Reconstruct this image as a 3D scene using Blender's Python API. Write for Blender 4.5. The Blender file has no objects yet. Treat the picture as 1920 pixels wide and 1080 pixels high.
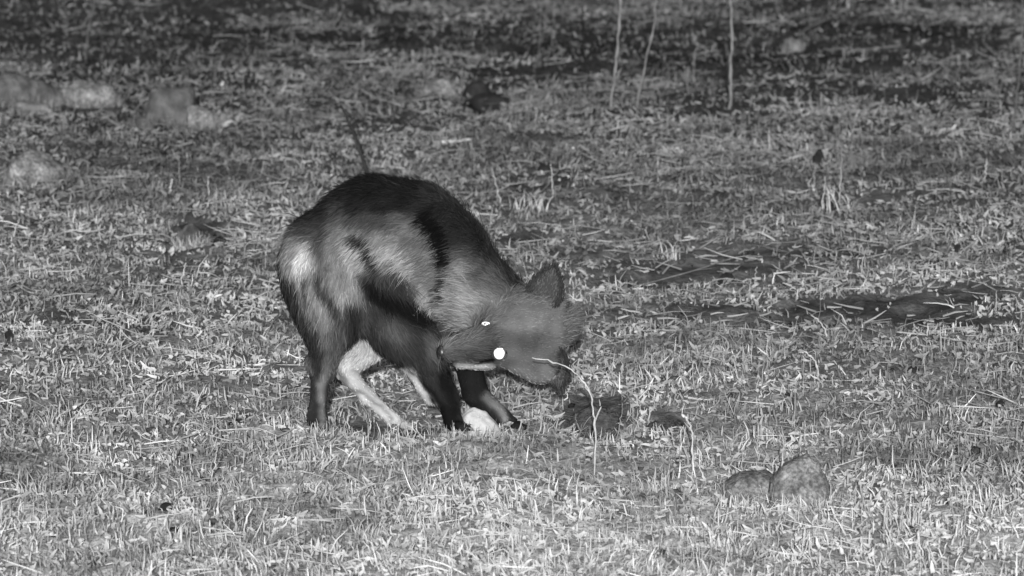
import bpy, math, random
import numpy as np
R = np.random.default_rng(7)
random.seed(7)
S = bpy.context.scene
C = S.collection

# ------------------------------------------------------------------ camera
CAM_H, PITCH, FPX = 2.30, math.radians(10.5), 12008.0
cd = bpy.data.cameras.new('camera'); cam = bpy.data.objects.new('camera', cd); C.objects.link(cam)
cam.location = (0, 0, CAM_H); cam.rotation_euler = (math.pi/2 - PITCH, 0, 0)
cd.sensor_width = 36; cd.lens = 36*FPX/1920; cd.clip_start = 0.1; cd.clip_end = 2000
cd.dof.use_dof = True; cd.dof.focus_distance = 11.25; cd.dof.aperture_fstop = 9
S.camera = cam

# ------------------------------------------------------------------ light
SUN_EL, SUN_AZ = math.radians(12.7), math.radians(0.4)     # light travels towards +y, coming from a little left of the camera
ld = bpy.data.lights.new('sun', 'SUN'); sun = bpy.data.objects.new('sun', ld); C.objects.link(sun)
ld.energy = 3.6; ld.angle = math.radians(0.6); ld.color = (1, 1, 1)
from mathutils import Vector
dirv = Vector((math.sin(SUN_AZ)*math.cos(SUN_EL), math.cos(SUN_AZ)*math.cos(SUN_EL), -math.sin(SUN_EL)))
sun.rotation_euler = dirv.to_track_quat('-Z', 'Y').to_euler()
sun.location = (-2, -10, 6)
W = bpy.data.worlds.new('World'); S.world = W; W.use_nodes = True
nt = W.node_tree; nt.nodes.clear()
sky = nt.nodes.new('ShaderNodeTexSky'); sky.sky_type = 'NISHITA'; sky.sun_disc = False
sky.sun_elevation = SUN_EL; sky.sun_rotation = math.pi + SUN_AZ
bw = nt.nodes.new('ShaderNodeRGBToBW'); bg = nt.nodes.new('ShaderNodeBackground'); wo = nt.nodes.new('ShaderNodeOutputWorld')
nt.links.new(sky.outputs[0], bw.inputs[0]); nt.links.new(bw.outputs[0], bg.inputs[0]); nt.links.new(bg.outputs[0], wo.inputs[0])
bg.inputs[1].default_value = 0.12
S.view_settings.view_transform = 'Standard'; S.view_settings.look = 'None'
S.view_settings.exposure = 0.55; S.view_settings.gamma = 1.0; S.view_settings.use_curve_mapping = False

# ------------------------------------------------------------------ noise and ground height
_T = R.random((256, 256))
def vnoise(x, y, sc, seed=0):
    x = np.asarray(x, float)/sc + seed*17.31; y = np.asarray(y, float)/sc + seed*9.77
    xi = np.floor(x).astype(int); yi = np.floor(y).astype(int); fx = x-xi; fy = y-yi
    fx = fx*fx*(3-2*fx); fy = fy*fy*(3-2*fy)
    g = lambda a, b: _T[a & 255, b & 255]
    return (g(xi, yi)*(1-fx)+g(xi+1, yi)*fx)*(1-fy) + (g(xi, yi+1)*(1-fx)+g(xi+1, yi+1)*fx)*fy
def fbm(x, y, sc, seed=0, n=3):
    v = 0; a = 1; t = 0
    for k in range(n): v = v + a*vnoise(x, y, sc/2**k, seed+k*5); t += a; a *= .55
    return v/t
def vnoise3(p, sc, seed=0):
    return (vnoise(p[..., 0], p[..., 1], sc, seed)+vnoise(p[..., 1], p[..., 2], sc, seed+3)+vnoise(p[..., 2], p[..., 0], sc, seed+7))/3
def sst(a, b, x): t = np.clip((x-a)/(b-a), 0, 1); return t*t*(3-2*t)
_yy = np.linspace(-400, 600, 40001)
_sl = 0.030*(sst(6, 8, _yy)*(1-sst(11, 14, _yy))) - 0.020*(sst(13, 16, _yy)*(1-sst(19, 24, _yy)))
_hh = np.cumsum(_sl)*(_yy[1]-_yy[0]); _hh -= np.interp(11, _yy, _hh)
PITS = []      # (x, y, rx, ry, depth) filled once pixel helpers exist
def hbase(x, y):
    x = np.asarray(x, float); y = np.asarray(y, float)
    h = np.interp(y, _yy, _hh)
    w = sst(0, 6, y)*(1-sst(22, 40, y))
    h = h + w*(0.05*(fbm(x, y, 1.1, 3)-.5) + 0.018*(fbm(x, y, .28, 8)-.5))
    h = h + 0.035*sst(14.6, 15.6, y)*(fbm(x*.6, y*1.6, .9, 21)-.5)
    for (a, b, rx, ry, d) in PITS:
        h = h - d*np.exp(-((x-a)/rx)**2 - ((y-b)/ry)**2)
    return h
def hfine(x, y):
    return hbase(x, y) + 0.016*(vnoise(x, y, .05, 31)-.5) + 0.010*(vnoise(x, y, .024, 33)-.5)
ct, st_ = math.cos(PITCH), math.sin(PITCH)
def ray(X, Y):
    a = (X-960)/FPX; b = -(Y-540)/FPX
    return np.array([a, ct + b*st_, -st_ + b*ct])
def G(X, Y):                       # the ground point seen at a pixel of the photograph
    r = ray(X, Y); t = 12.0
    for _ in range(40):
        p = r*t; z = float(hbase(p[0], p[1])); t += 0.9*((CAM_H+r[2]*t)-z)/(-r[2])
    p = r*t; return np.array([p[0], p[1], float(hbase(p[0], p[1]))])
def at_depth(X, Y, y):
    r = ray(X, Y); t = y/r[1]; p = r*t
    return np.array([p[0], y, CAM_H+p[2]])
for (X, Y, rx, ry, d) in ((1115, 800, .05, .09, .030), (1255, 800, .05, .07, .018), (1600, 600, .25, .10, .008), (380, 445, .05, .07, .02), (915, 205, .05, .09, .025)):
    g = G(X, Y); PITS.append((g[0], g[1], rx, ry, d))

# ------------------------------------------------------------------ materials (the picture is monochrome: every colour is a grey)
def mat(name, tone=None, gain=1.0, rough=.8, spec=.2, noise=None, bump=None, metallic=0.0, trans=0.0, coat=0.0, fine=False):
    m = bpy.data.materials.new(name); m.use_nodes = True; n = m.node_tree; b = n.nodes['Principled BSDF']
    b.inputs['Roughness'].default_value = rough; b.inputs['Specular IOR Level'].default_value = spec
    b.inputs['Metallic'].default_value = metallic; b.inputs['Coat Weight'].default_value = coat
    if tone is None:
        a = n.nodes.new('ShaderNodeAttribute'); a.attribute_name = 'tone'; src = a.outputs['Fac']
    else:
        v = n.nodes.new('ShaderNodeValue'); v.outputs[0].default_value = tone; src = v.outputs[0]
    mul = n.nodes.new('ShaderNodeMath'); mul.operation = 'MULTIPLY'; mul.inputs[1].default_value = gain
    n.links.new(src, mul.inputs[0]); src = mul.outputs[0]
    tc = n.nodes.new('ShaderNodeTexCoord')
    if noise:
        t = n.nodes.new('ShaderNodeTexNoise'); t.inputs['Scale'].default_value = noise[0]; t.inputs['Detail'].default_value = 6
        n.links.new(tc.outputs['Object'], t.inputs['Vector'])
        mr = n.nodes.new('ShaderNodeMapRange'); mr.inputs['From Min'].default_value = .3; mr.inputs['From Max'].default_value = .7
        mr.inputs['To Min'].default_value = 1-noise[1]; mr.inputs['To Max'].default_value = 1+noise[1]
        n.links.new(t.outputs['Fac'], mr.inputs['Value'])
        m2 = n.nodes.new('ShaderNodeMath'); m2.operation = 'MULTIPLY'; n.links.new(src, m2.inputs[0]); n.links.new(mr.outputs[0], m2.inputs[1]); src = m2.outputs[0]
    if fine:
        t = n.nodes.new('ShaderNodeTexNoise'); t.inputs['Scale'].default_value = 170; t.inputs['Detail'].default_value = 3
        n.links.new(tc.outputs['Object'], t.inputs['Vector'])
        mr = n.nodes.new('ShaderNodeMapRange'); mr.inputs['From Min'].default_value = .35; mr.inputs['From Max'].default_value = .65
        mr.inputs['To Min'].default_value = .55; mr.inputs['To Max'].default_value = 1.45
        n.links.new(t.outputs['Fac'], mr.inputs['Value'])
        m2 = n.nodes.new('ShaderNodeMath'); m2.operation = 'MULTIPLY'; n.links.new(src, m2.inputs[0]); n.links.new(mr.outputs[0], m2.inputs[1]); src = m2.outputs[0]
    n.links.new(src, b.inputs['Base Color'])
    if bump:
        t = n.nodes.new('ShaderNodeTexNoise'); t.inputs['Scale'].default_value = bump[0]; t.inputs['Detail'].default_value = 8
        n.links.new(tc.outputs['Object'], t.inputs['Vector'])
        bp = n.nodes.new('ShaderNodeBump'); bp.inputs['Strength'].default_value = bump[1]; bp.inputs['Distance'].default_value = bump[2]
        n.links.new(t.outputs['Fac'], bp.inputs['Height']); n.links.new(bp.outputs[0], b.inputs['Normal'])
    return m
M_SOIL = mat('dry_soil', None, 1.0, .95, .1, noise=(60, .45), bump=(140, .9, .006))
M_GRASS = mat('dead_grass', None, 1.0, .7, .25)
M_STRAW = mat('pale_straw', .34, 1.0, .6, .3, noise=(70, .35))
M_STRAWD = mat('weathered_straw', .14, 1.0, .7, .25, noise=(60, .4))
M_TWIG = mat('grey_twig', .018, 1.0, .8, .2, noise=(60, .6))
M_BRIGHT = mat('bleached_wood', .42, 1.0, .7, .2, noise=(60, .3))
M_BARK = mat('dark_twig', .07, 1.0, .8, .2, noise=(80, .5))
M_ROCK = mat('stone', .145, 1.0, .9, .15, noise=(34, .6), bump=(70, .9, .012), fine=True)
M_ROCKP = mat('pale_stone', .13, 1.0, .9, .15, noise=(34, .6), bump=(70, .9, .012))
M_ROCKD = mat('dark_stone', .07, 1.0, .9, .15, noise=(34, .6), bump=(70, .9, .012))
M_ROCKM = mat('mottled_stone', .14, 1.0, .9, .15, noise=(34, .6), bump=(70, .9, .012), fine=True)
M_CLOD = mat('dark_clod', .018, 1.0, .95, .1, noise=(60, .4), bump=(90, .8, .006))
M_SAND = mat('pale_dug_sand', .42, 1.0, .95, .1, noise=(120, .15), bump=(260, .4, .0015))
M_EARTH = mat('loose_dark_earth', .055, 1.0, .95, .1, noise=(90, .5), bump=(120, .9, .006))
M_FUR = mat('fur', None, 1.0, .9, .04)
M_BLACK = mat('nose_leather', .012, 1.0, .35, .5, bump=(400, .4, .001))
M_EYE = mat('painted_eye_shine', .98, 1.0, .6, .5)  # white colour stands in for light thrown back by the eyes
M_CLAW = mat('claw_horn', .10, 1.0, .4, .5)

# ------------------------------------------------------------------ mesh helpers
def mesh_np(name, V, quads=None, tris=None, tone=None, m=None, smooth=True):
    me = bpy.data.meshes.new(name)
    V = np.ascontiguousarray(V, np.float32).reshape(-1, 3)
    q = np.zeros((0, 4), np.int32) if quads is None else np.asarray(quads, np.int32).reshape(-1, 4)
    t = np.zeros((0, 3), np.int32) if tris is None else np.asarray(tris, np.int32).reshape(-1, 3)
    me.vertices.add(len(V)); me.vertices.foreach_set('co', V.ravel())
    loops = np.concatenate([q.ravel(), t.ravel()]); me.loops.add(len(loops)); me.loops.foreach_set('vertex_index', loops)
    start = np.concatenate([np.arange(len(q))*4, len(q)*4+np.arange(len(t))*3]).astype(np.int32)
    me.polygons.add(len(start)); me.polygons.foreach_set('loop_start', start)
    me.update(calc_edges=True)
    if smooth: me.polygons.foreach_set('use_smooth', np.ones(len(start), bool))
    if tone is not None:
        a = me.attributes.new('tone', 'FLOAT', 'POINT'); a.data.foreach_set('value', np.asarray(tone, np.float32))
    if m: me.materials.append(m)
    return me
def link(name, me, parent=None, label=None, cat=None, group=None, kind=None, loc=None):
    o = bpy.data.objects.new(name, me); C.objects.link(o)
    if loc is not None: o.location = tuple(loc)
    if parent: o.parent = parent
    if label: o['label'] = label
    if cat: o['category'] = cat
    if group: o['group'] = group
    if kind: o['kind'] = kind
    return o
def tube(points, radii, n=7, cap=True):
    P = np.asarray(points, float); Rr = np.asarray(radii, float); k = len(P)
    T = np.gradient(P, axis=0); T /= np.linalg.norm(T, axis=1, keepdims=True)+1e-9
    up = np.tile(np.array([0.13, 1, .07]), (k, 1)); A = np.cross(T, up); A /= np.linalg.norm(A, axis=1, keepdims=True)+1e-9; B = np.cross(T, A)
    an = np.arange(n)*2*math.pi/n
    V = P[:, None]+Rr[:, None, None]*(A[:, None]*np.cos(an)[None, :, None]+B[:, None]*np.sin(an)[None, :, None])
    V = V.reshape(-1, 3); i = np.arange(k-1)[:, None]*n; j = np.arange(n)[None]; j2 = (j+1) % n
    Q = np.stack([i+j, i+j2, i+n+j2, i+n+j], -1).reshape(-1, 4)
    V = np.vstack([V, P[0], P[-1]]); c0, c1 = len(V)-2, len(V)-1
    jj = np.arange(n); T1 = np.stack([np.full(n, c0), (jj+1) % n, jj], -1); T2 = np.stack([np.full(n, c1), (k-1)*n+jj, (k-1)*n+(jj+1) % n], -1)
    return V, Q, np.vstack([T1, T2])
def spline(pts, n):
    P = np.asarray(pts, float)
    if len(P) == 2: return P[0]+(P[1]-P[0])*np.linspace(0, 1, n)[:, None]
    Q = np.vstack([2*P[0]-P[1], P, 2*P[-1]-P[-2]]); out = []
    for s in np.linspace(0, len(P)-1-1e-6, n):
        i = int(s); t = s-i; a, b, c, d = Q[i:i+4]
        out.append(.5*((2*b)+(-a+c)*t+(2*a-5*b+4*c-d)*t*t+(-a+3*b-3*c+d)*t**3))
    return np.array(out)

# ------------------------------------------------------------------ ground
def axis(segs):
    out = [np.arange(a, b, s) for a, b, s in segs]; return np.concatenate(out+[[segs[-1][1]]])
gx = axis([(-300, -40, 20), (-40, -8, 2), (-8, -1.9, .2), (-1.9, 1.9, .010), (1.9, 8, .2), (8, 40, 2), (40, 300, 20)])
gy = axis([(-60, 0, 6), (0, 8, .5), (8, 9, .1), (9, 18, .014), (18, 19.5, .05), (19.5, 24, .3), (24, 60, 3), (60, 600, 30)])
GX, GY = np.meshgrid(gx, gy); GZ = hfine(GX, GY)
def richness(x, y):                  # how much dry grass stands here: 0 bare soil ... 1 thick
    r = .62 + .75*(fbm(x, y, .55, 41)-.5) + .9*(fbm(x, y*.8, .13, 45, 2)-.5)
    r = r + 1.1*(fbm(x*.45, y*.9, .16, 77, 2)-.5)*sst(10.3, 12, y)
    r = r + .28*(1-sst(10.2, 11.5, y)) - .34*sst(14.2, 15.8, y) - .12*sst(12.5, 14, y)
    r = r - .5*sst(15.0, 15.6, y)*sst(.46, .62, fbm(x*.45, y*1.0, .5, 51))
    return r
BARE_AND_SHADE = []  # bare soil patches, plus contact shade painted at the paws and belly
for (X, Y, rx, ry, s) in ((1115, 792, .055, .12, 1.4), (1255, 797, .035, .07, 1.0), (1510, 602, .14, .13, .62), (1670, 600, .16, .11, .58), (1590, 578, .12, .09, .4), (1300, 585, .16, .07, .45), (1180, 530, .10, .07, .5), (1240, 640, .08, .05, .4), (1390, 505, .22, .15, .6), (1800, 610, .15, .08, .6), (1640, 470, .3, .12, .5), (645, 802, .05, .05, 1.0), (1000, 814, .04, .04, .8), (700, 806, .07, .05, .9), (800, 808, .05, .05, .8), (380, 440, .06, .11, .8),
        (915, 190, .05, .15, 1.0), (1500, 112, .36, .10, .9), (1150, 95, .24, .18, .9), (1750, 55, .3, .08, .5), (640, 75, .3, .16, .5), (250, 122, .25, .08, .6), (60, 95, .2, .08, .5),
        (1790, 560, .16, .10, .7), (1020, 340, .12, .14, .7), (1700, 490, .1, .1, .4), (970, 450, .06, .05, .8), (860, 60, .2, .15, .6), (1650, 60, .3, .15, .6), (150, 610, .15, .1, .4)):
    g = G(X, Y); BARE_AND_SHADE.append((g[0], g[1], rx, ry, s))
def bare(x, y):  # bare soil amount, including the painted contact shade spots
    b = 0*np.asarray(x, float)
    for (a, c, rx, ry, s) in BARE_AND_SHADE: b = b+s*np.exp(-(((x-a)/rx)**2+((y-c)/ry)**2)**1.5)
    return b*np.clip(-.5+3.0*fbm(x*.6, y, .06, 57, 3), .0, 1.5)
def falloff_tone(x, y):                      # light falloff with distance painted into the litter tone, with random mottling
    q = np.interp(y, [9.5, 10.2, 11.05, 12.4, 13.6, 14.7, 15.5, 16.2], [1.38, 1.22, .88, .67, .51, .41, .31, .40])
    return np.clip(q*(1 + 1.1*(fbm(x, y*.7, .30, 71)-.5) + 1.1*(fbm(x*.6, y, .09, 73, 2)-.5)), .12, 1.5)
soil = (.115+.10*(fbm(GX, GY, .2, 61)-.5)+.09*(vnoise(GX, GY, .03, 66)-.5))*(1-.62*np.clip(bare(GX, GY), 0, 1))*(1-.7*sst(12.6, 15.0, GY))*(1+2.0*(1-sst(10.0, 12.0, GY)))*(1-.25*sst(12, 13.5, GY))  # soil tone carries painted light falloff with distance and the contact shade
nxg, nyg = len(gx), len(gy); ii, jj = np.meshgrid(np.arange(nxg-1), np.arange(nyg-1)); b0 = jj*nxg+ii
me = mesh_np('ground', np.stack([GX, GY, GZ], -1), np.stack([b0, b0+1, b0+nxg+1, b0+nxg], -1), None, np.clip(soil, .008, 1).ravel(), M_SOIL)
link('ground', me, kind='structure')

# ------------------------------------------------------------------ grass, straw and litter (uncountable)
def field(n, dens_pow=1.0, ymin=9.0, ymax=19.0, half=1.75):
    x = R.uniform(-half, half, n*2); y = ymin+(ymax-ymin)*R.random(n*2)
    half_y = 0.095*y+.35; keep = np.abs(x) < half_y
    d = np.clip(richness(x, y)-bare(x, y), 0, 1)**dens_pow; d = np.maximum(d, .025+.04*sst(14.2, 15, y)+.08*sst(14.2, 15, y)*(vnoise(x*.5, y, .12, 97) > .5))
    keep &= R.random(n*2) < d
    return x[keep][:n], y[keep][:n]
def ribbons(x, y, L, lean, az, w, curve, tone, lift, rnd_face=1.0):
    n = len(x); z = hfine(x, y)+lift
    d0 = np.stack([np.sin(lean)*np.cos(az), np.sin(lean)*np.sin(az), np.cos(lean)], -1)
    l2 = np.clip(lean+curve, 0, 1.75)
    d1 = np.stack([np.sin(l2)*np.cos(az), np.sin(l2)*np.sin(az), np.cos(l2)], -1)
    f = R.uniform(0, 2*math.pi, n)
    rv = np.stack([np.cos(f), np.sin(f), R.normal(0, .35, n)], -1)
    s = np.cross(d0, rv); s /= np.linalg.norm(s, axis=1, keepdims=True)+1e-9
    p0 = np.stack([x, y, z], -1); p1 = p0+d0*(L*.5)[:, None]; p2 = p1+d1*(L*.5)[:, None]
    g2 = hfine(p2[:, 0], p2[:, 1])+lift; p2[:, 2] = np.maximum(p2[:, 2], g2)
    hw = (w*.5)[:, None]
    V = np.stack([p0-s*hw, p0+s*hw, p1-s*hw*.85, p1+s*hw*.85, p2-s*hw*.25, p2+s*hw*.25], 1).reshape(-1, 3)
    b = np.arange(n)[:, None]*6
    Q = np.concatenate([b+np.array([[0, 1, 3, 2]]), b+np.array([[2, 3, 5, 4]])])
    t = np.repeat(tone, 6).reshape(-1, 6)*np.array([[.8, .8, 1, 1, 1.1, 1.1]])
    return V, Q, t.ravel()
def emit(name, parts, label, kind='stuff'):
    Vs, Qs, Ts = [], [], []; off = 0
    for V, Q, t in parts: Vs.append(V); Qs.append(Q+off); Ts.append(t); off += len(V)
    me = mesh_np(name, np.vstack(Vs), np.vstack(Qs), None, np.concatenate(Ts), M_GRASS, smooth=False)
    return link(name, me, label=label, cat='grass', kind=kind)
# upright blades in tufts
x, y = field(125000); n = len(x)
tuft = vnoise(x, y, .05, 81); az = 2*math.pi*vnoise(x, y, .12, 85)*2+R.normal(0, .8, n)
near = 1-sst(10.4, 12.2, y)
L = (.006+.018*R.random(n)**1.6+.014*tuft*R.random(n))*(.9+.3*near)
lean = np.abs(R.normal(.15, .45, n)); tone = np.exp(R.normal(0, .30, n))*.31*falloff_tone(x, y)*(.5+1.0*fbm(x, y, .07, 88, 2))
up = ribbons(x, y, L, lean, az, R.uniform(.001, .0034, n), R.normal(.35, .6, n), np.clip(tone, .02, .52), -.001)
x, y = field(3000); n = len(x)     # scattered longer blades
tone = np.exp(R.normal(0, .3, n))*.34*falloff_tone(x, y)
up2 = ribbons(x, y, R.uniform(.025, .06, n), np.abs(R.normal(.3, .4, n)), R.uniform(0, 6.28, n), R.uniform(.0012, .0025, n), R.normal(.3, .5, n), np.clip(tone, .03, .7), -.001)
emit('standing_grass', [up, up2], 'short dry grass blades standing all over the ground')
# lying straw and leaf litter
x, y = field(170000, .6); n = len(x)
L = .005+.016*R.random(n)**2.0; lean = R.normal(1.15, .35, n); tone = np.exp(R.normal(0, .24, n))*.265*falloff_tone(x, y)*(.35+.75*vnoise(x, y, .03, 92)+.6*vnoise(x, y, .09, 93))
ly = ribbons(x, y, L, lean, R.uniform(0, 6.28, n), R.uniform(.002, .0075, n), R.normal(.2, .6, n), np.clip(tone, .015, .48), R.uniform(.0, .009, n))
x, y = field(4000, .5); n = len(x)
tone = np.exp(R.normal(0, .3, n))*.32*falloff_tone(x, y)
azl = np.where(R.random(n) < .65, R.normal(0, .45, n)+math.pi*R.integers(0, 2, n), R.uniform(0, 6.28, n))
ly2 = ribbons(x, y, R.uniform(.03, .09, n), R.normal(1.45, .12, n), azl, R.uniform(.0012, .003, n), R.normal(.08, .15, n), np.clip(tone, .03, .7), R.uniform(.003, .012, n))
n = 200; q0 = G(1130, 640); q1 = G(1900, 430); y = R.uniform(q0[1], q1[1], n); x = R.uniform(G(1130, 540)[0], G(1900, 540)[0], n)
ly3 = ribbons(x, y, R.uniform(.015, .06, n), R.normal(1.4, .18, n), R.normal(0, .6, n)+math.pi*R.integers(0, 2, n), R.uniform(.0015, .004, n), R.normal(.08, .15, n), np.clip(np.exp(R.normal(0, .35, n))*.2, .03, .4), R.uniform(.003, .014, n))
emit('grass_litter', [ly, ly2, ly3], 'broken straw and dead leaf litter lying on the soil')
# crumbs of soil
def blob_mesh(name, centres, sizes, tone, m, seed=0):
    ph = (1+5**.5)/2
    I = np.array([(-1, ph, 0), (1, ph, 0), (-1, -ph, 0), (1, -ph, 0), (0, -1, ph), (0, 1, ph), (0, -1, -ph), (0, 1, -ph), (ph, 0, -1), (ph, 0, 1), (-ph, 0, -1), (-ph, 0, 1)])/1.9
    F = np.array([(0,11,5),(0,5,1),(0,1,7),(0,7,10),(0,10,11),(1,5,9),(5,11,4),(11,10,2),(10,7,6),(7,1,8),(3,9,4),(3,4,2),(3,2,6),(3,6,8),(3,8,9),(4,9,5),(2,4,11),(6,2,10),(8,6,7),(9,8,1)])
    n = len(centres); rr = np.random.default_rng(seed+5)
    V = I[None]*np.asarray(sizes)[:, None, :]*rr.uniform(.65, 1.3, (n, 12, 1)); an = rr.uniform(0, 6.28, n); c, s = np.cos(an)[:, None], np.sin(an)[:, None]
    V = np.stack([V[..., 0]*c-V[..., 1]*s, V[..., 0]*s+V[..., 1]*c, V[..., 2]], -1)+np.asarray(centres)[:, None]
    return mesh_np(name, V, None, (F[None]+np.arange(n)[:, None, None]*12), np.repeat(tone, 12), m, smooth=False)
n = 9000; y = R.uniform(9.2, 18.5, n); x = R.uniform(-1, 1, n)*(0.095*y+.3)
s = .0025+.008*R.random(n)**4; sz = np.stack([s, s*R.uniform(.7, 1.2, n), s*.7], -1)
link('soil_crumbs', blob_mesh('soil_crumbs', np.stack([x, y, hbase(x, y)+s*.3], -1), sz, np.clip(np.exp(R.normal(0, .5, n))*.08*falloff_tone(x, y)*(1-.7*np.clip(bare(x, y), 0, 1)), .01, .2), M_SOIL), label='crumbs of dry soil and grit between the grass', cat='soil crumbs', kind='stuff')

# ------------------------------------------------------------------ stones, clods, heaps
LUMPS = []
def lump(name, X, Y, wpx, hpx, m, label, cat, group=None, seed=0, rough=.22, flat=None, dens=4):
    """a stone or clod whose outline in the photograph is about wpx by hpx and whose foot stands at pixel (X, Y)"""
    g = G(X, Y); sc = g[1]/FPX/ct; w = wpx*sc/2; h = hpx*sc/.98; d = w*.75 if flat is None else flat*w
    me = bpy.data.meshes.new(name); import bmesh
    bm = bmesh.new(); bmesh.ops.create_icosphere(bm, subdivisions=dens, radius=1)
    rg = np.random.default_rng(seed+300); PN = rg.normal(0, 1, (22, 3)); PN /= np.linalg.norm(PN, axis=1, keepdims=True); PD = rg.uniform(.72, 1.0, 22)
    for v in bm.verts:
        p = np.array(v.co); dn = PN@p; kk = np.min(np.where(dn > .05, PD/np.maximum(dn, .05), 9)); p = p*(.25+.75*min(kk, 1.25))
        k = 1+rough*2*(float(vnoise3(p+seed*3.7, .9, seed))-.5)+rough*.9*(float(vnoise3(p*1.0+seed, .35, seed+4))-.5)
        q = p*1.0
        k *= 1+.10*(float(vnoise3(p+seed, .11, seed+9))-.5)+.05*(float(vnoise3(p+seed, .05, seed+11))-.5); v.co = (q[0]*k*w*1.08, q[1]*k*d, q[2]*k*h*1.08)
    bm.to_mesh(me); bm.free(); me.polygons.foreach_set('use_smooth', [True]*len(me.polygons)); me.materials.append(m)
    LUMPS.append((g[0], g[1]+d*.55, w, d, h, Y))
    o = link(name, me, label=label, cat=cat, group=group, loc=g+np.array([0, d*.55, 0])); o.location.z = float(hbase(g[0], g[1]+d*.55))-h*.02
    return o
lump('boulder', 25, 200, 165, 62, M_ROCKD, 'broad smooth grey boulder cut off by the left edge', 'boulder', 'boulders at the upper left', 1)
lump('boulder', 157, 200, 120, 46, M_ROCKM, 'pale mottled boulder beside the broad boulder', 'boulder', 'boulders at the upper left', 2)
lump('boulder', 315, 238, 110, 74, M_ROCKD, 'tallest boulder with dark rounded top and pale blotches', 'boulder', 'boulders at the upper left', 3)
lump('boulder', 378, 240, 80, 44, M_ROCKM, 'pale angular stone leaning on the tallest boulder', 'boulder', 'boulders at the upper left', 4)
lump('boulder', 66, 342, 116, 50, M_ROCKM, 'low rounded boulder by itself below the others', 'boulder', 'boulders at the upper left', 5)
lump('stone', 60, 212, 70, 22, M_ROCKP, 'small pale stone in front of the broad boulder', 'stone', 'boulders at the upper left', 6)
lump('stone', 818, 180, 66, 28, M_ROCKM, 'oblong pale stone beside a dark clod', 'stone', None, 7)
lump('stone', 1488, 98, 32, 24, M_ROCKP, 'small bright pebble on the dark soil of the far slope', 'stone', None, 8)
lump('stone', 1912, 92, 26, 22, M_ROCKP, 'small pale pebble at the right edge of the far slope', 'stone', None, 18)
lump('stone', 1497, 954, 116, 92, M_ROCK, 'rounded grey stone half buried in the near grass', 'stone', 'stones of the near mound', 44, .2)
lump('stone', 1412, 938, 136, 42, M_ROCKM, 'low flat stone joining the rounded half buried stone', 'stone', 'stones of the near mound', 10, .24)
lump('stone', 1605, 315, 50, 22, M_ROCKP, 'flat pale stone right of the dark dung ball', 'stone', None, 12)
lump('stone', 358, 466, 60, 42, M_ROCKD, 'hollow looking stone with a dark arched top beside black clods', 'stone', None, 13)
STONES = list(LUMPS)
clods = [(897, 186, 56, 38, 'black clod standing beside the oblong pale stone'), (920, 212, 78, 22, 'flat black clod in front of the upright black clod'),
    (310, 968, 34, 26, 'black dung clod alone in the near grass'), (1535, 310, 24, 32, 'small round black clod above the pale straw clump'),
    (412, 462, 36, 20, 'black clod right of the hollow looking stone'), (1362, 534, 36, 20, 'dark oval clod under a long arched straw'),
    (1214, 450, 16, 12, 'tiny black clod alone on pale litter'), (1475, 744, 14, 9, 'tiny black clod on a pale flat chip'),
    (1795, 474, 22, 14, 'dark clod beside the forked pale branch'), (18, 638, 26, 16, 'dark square clod near the left edge'),
    (1875, 760, 20, 9, 'small dark flat clod near the right edge'), (380, 908, 16, 14, 'small dark clod right above the near dung clod'),
    (1020, 322, 26, 14, 'dark clod right of a slanting straw behind the animal'), (1560, 402, 30, 26, 'dark clod in the shade of the pale straw clump'),
    (444, 800, 34, 14, 'dark crumbly clod on the litter left of the hind paws'), (1712, 700, 30, 16, 'dark clod on bare soil at the right')]
for k, (X, Y, w, h, lab) in enumerate(clods):
    lump('earth_clod', X, Y, w, h, M_CLOD, lab, 'clod', 'dark clods scattered on the ground', 20+k, .25, None, 2)
extra = []
for (cx, cy, w, d, h, Y) in STONES:
    n = int((7000 if Y < 800 else 3200)*w); a = R.uniform(math.pi*.95, math.pi*2.05, n); q = R.uniform(.72, 1.25, n)
    x = cx+np.cos(a)*w*q; y = cy+np.sin(a)*d*q
    extra.append(ribbons(x, y, R.uniform(.010, .034, n), np.abs(R.normal(.2, .45, n)), R.uniform(0, 6.28, n), R.uniform(.001, .0032, n), R.normal(.3, .5, n), np.clip(np.exp(R.normal(0, .3, n))*.28*falloff_tone(x, y), .02, .6), -.001))
emit('stone_side_grass', extra, 'dry grass grown up in front of the stones')
def heap(name, X, Y, wpx, hpx, m, label, n, smin, smax, seed, tone_label=None):
    g = G(X, Y); sc = g[1]/FPX; w = wpx*sc/2; h = hpx*sc; rr = np.random.default_rng(seed)
    root = link(name, None, label=label, cat='heap', loc=(g[0], g[1], g[2])); root.empty_display_size = .05
    u = np.linspace(-1.25, 1.25, 34); U, V = np.meshgrid(u, u); rad = np.sqrt(U**2+V**2)
    z = h*np.clip(1-rad**1.6, -.2, 1)*(.75+.5*fbm(U+seed, V, .5, seed))+(.08 if n == 300 else .25)*h*(fbm(U, V+seed, .18, seed+2)-.5)
    X3 = U*w; Y3 = V*w*.9; Z3 = hbase(g[0]+X3, g[1]+Y3+w*.3)-g[2]+z
    i, j = np.meshgrid(np.arange(33), np.arange(33)); b = j*34+i
    link('mound', mesh_np('mound', np.stack([X3, Y3+w*.3, Z3], -1), np.stack([b, b+1, b+35, b+34], -1), None, None, m), root)
    a = rr.uniform(0, 6.28, n); q = rr.random(n)**.6*1.25; cx = np.cos(a)*q*w; cy = np.sin(a)*q*w*.9
    cz = hbase(g[0]+cx, g[1]+cy+w*.3)-g[2]+h*.85*np.clip(1-q**1.6, 0, 1); s = rr.uniform(smin, smax, n)
    o = link('loose_crumbs', blob_mesh('loose_crumbs', np.stack([cx, cy+w*.3, cz], -1), np.stack([s, s, s*.8], -1), np.full(n, .1), m, seed), root, kind='stuff')
    return root
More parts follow.
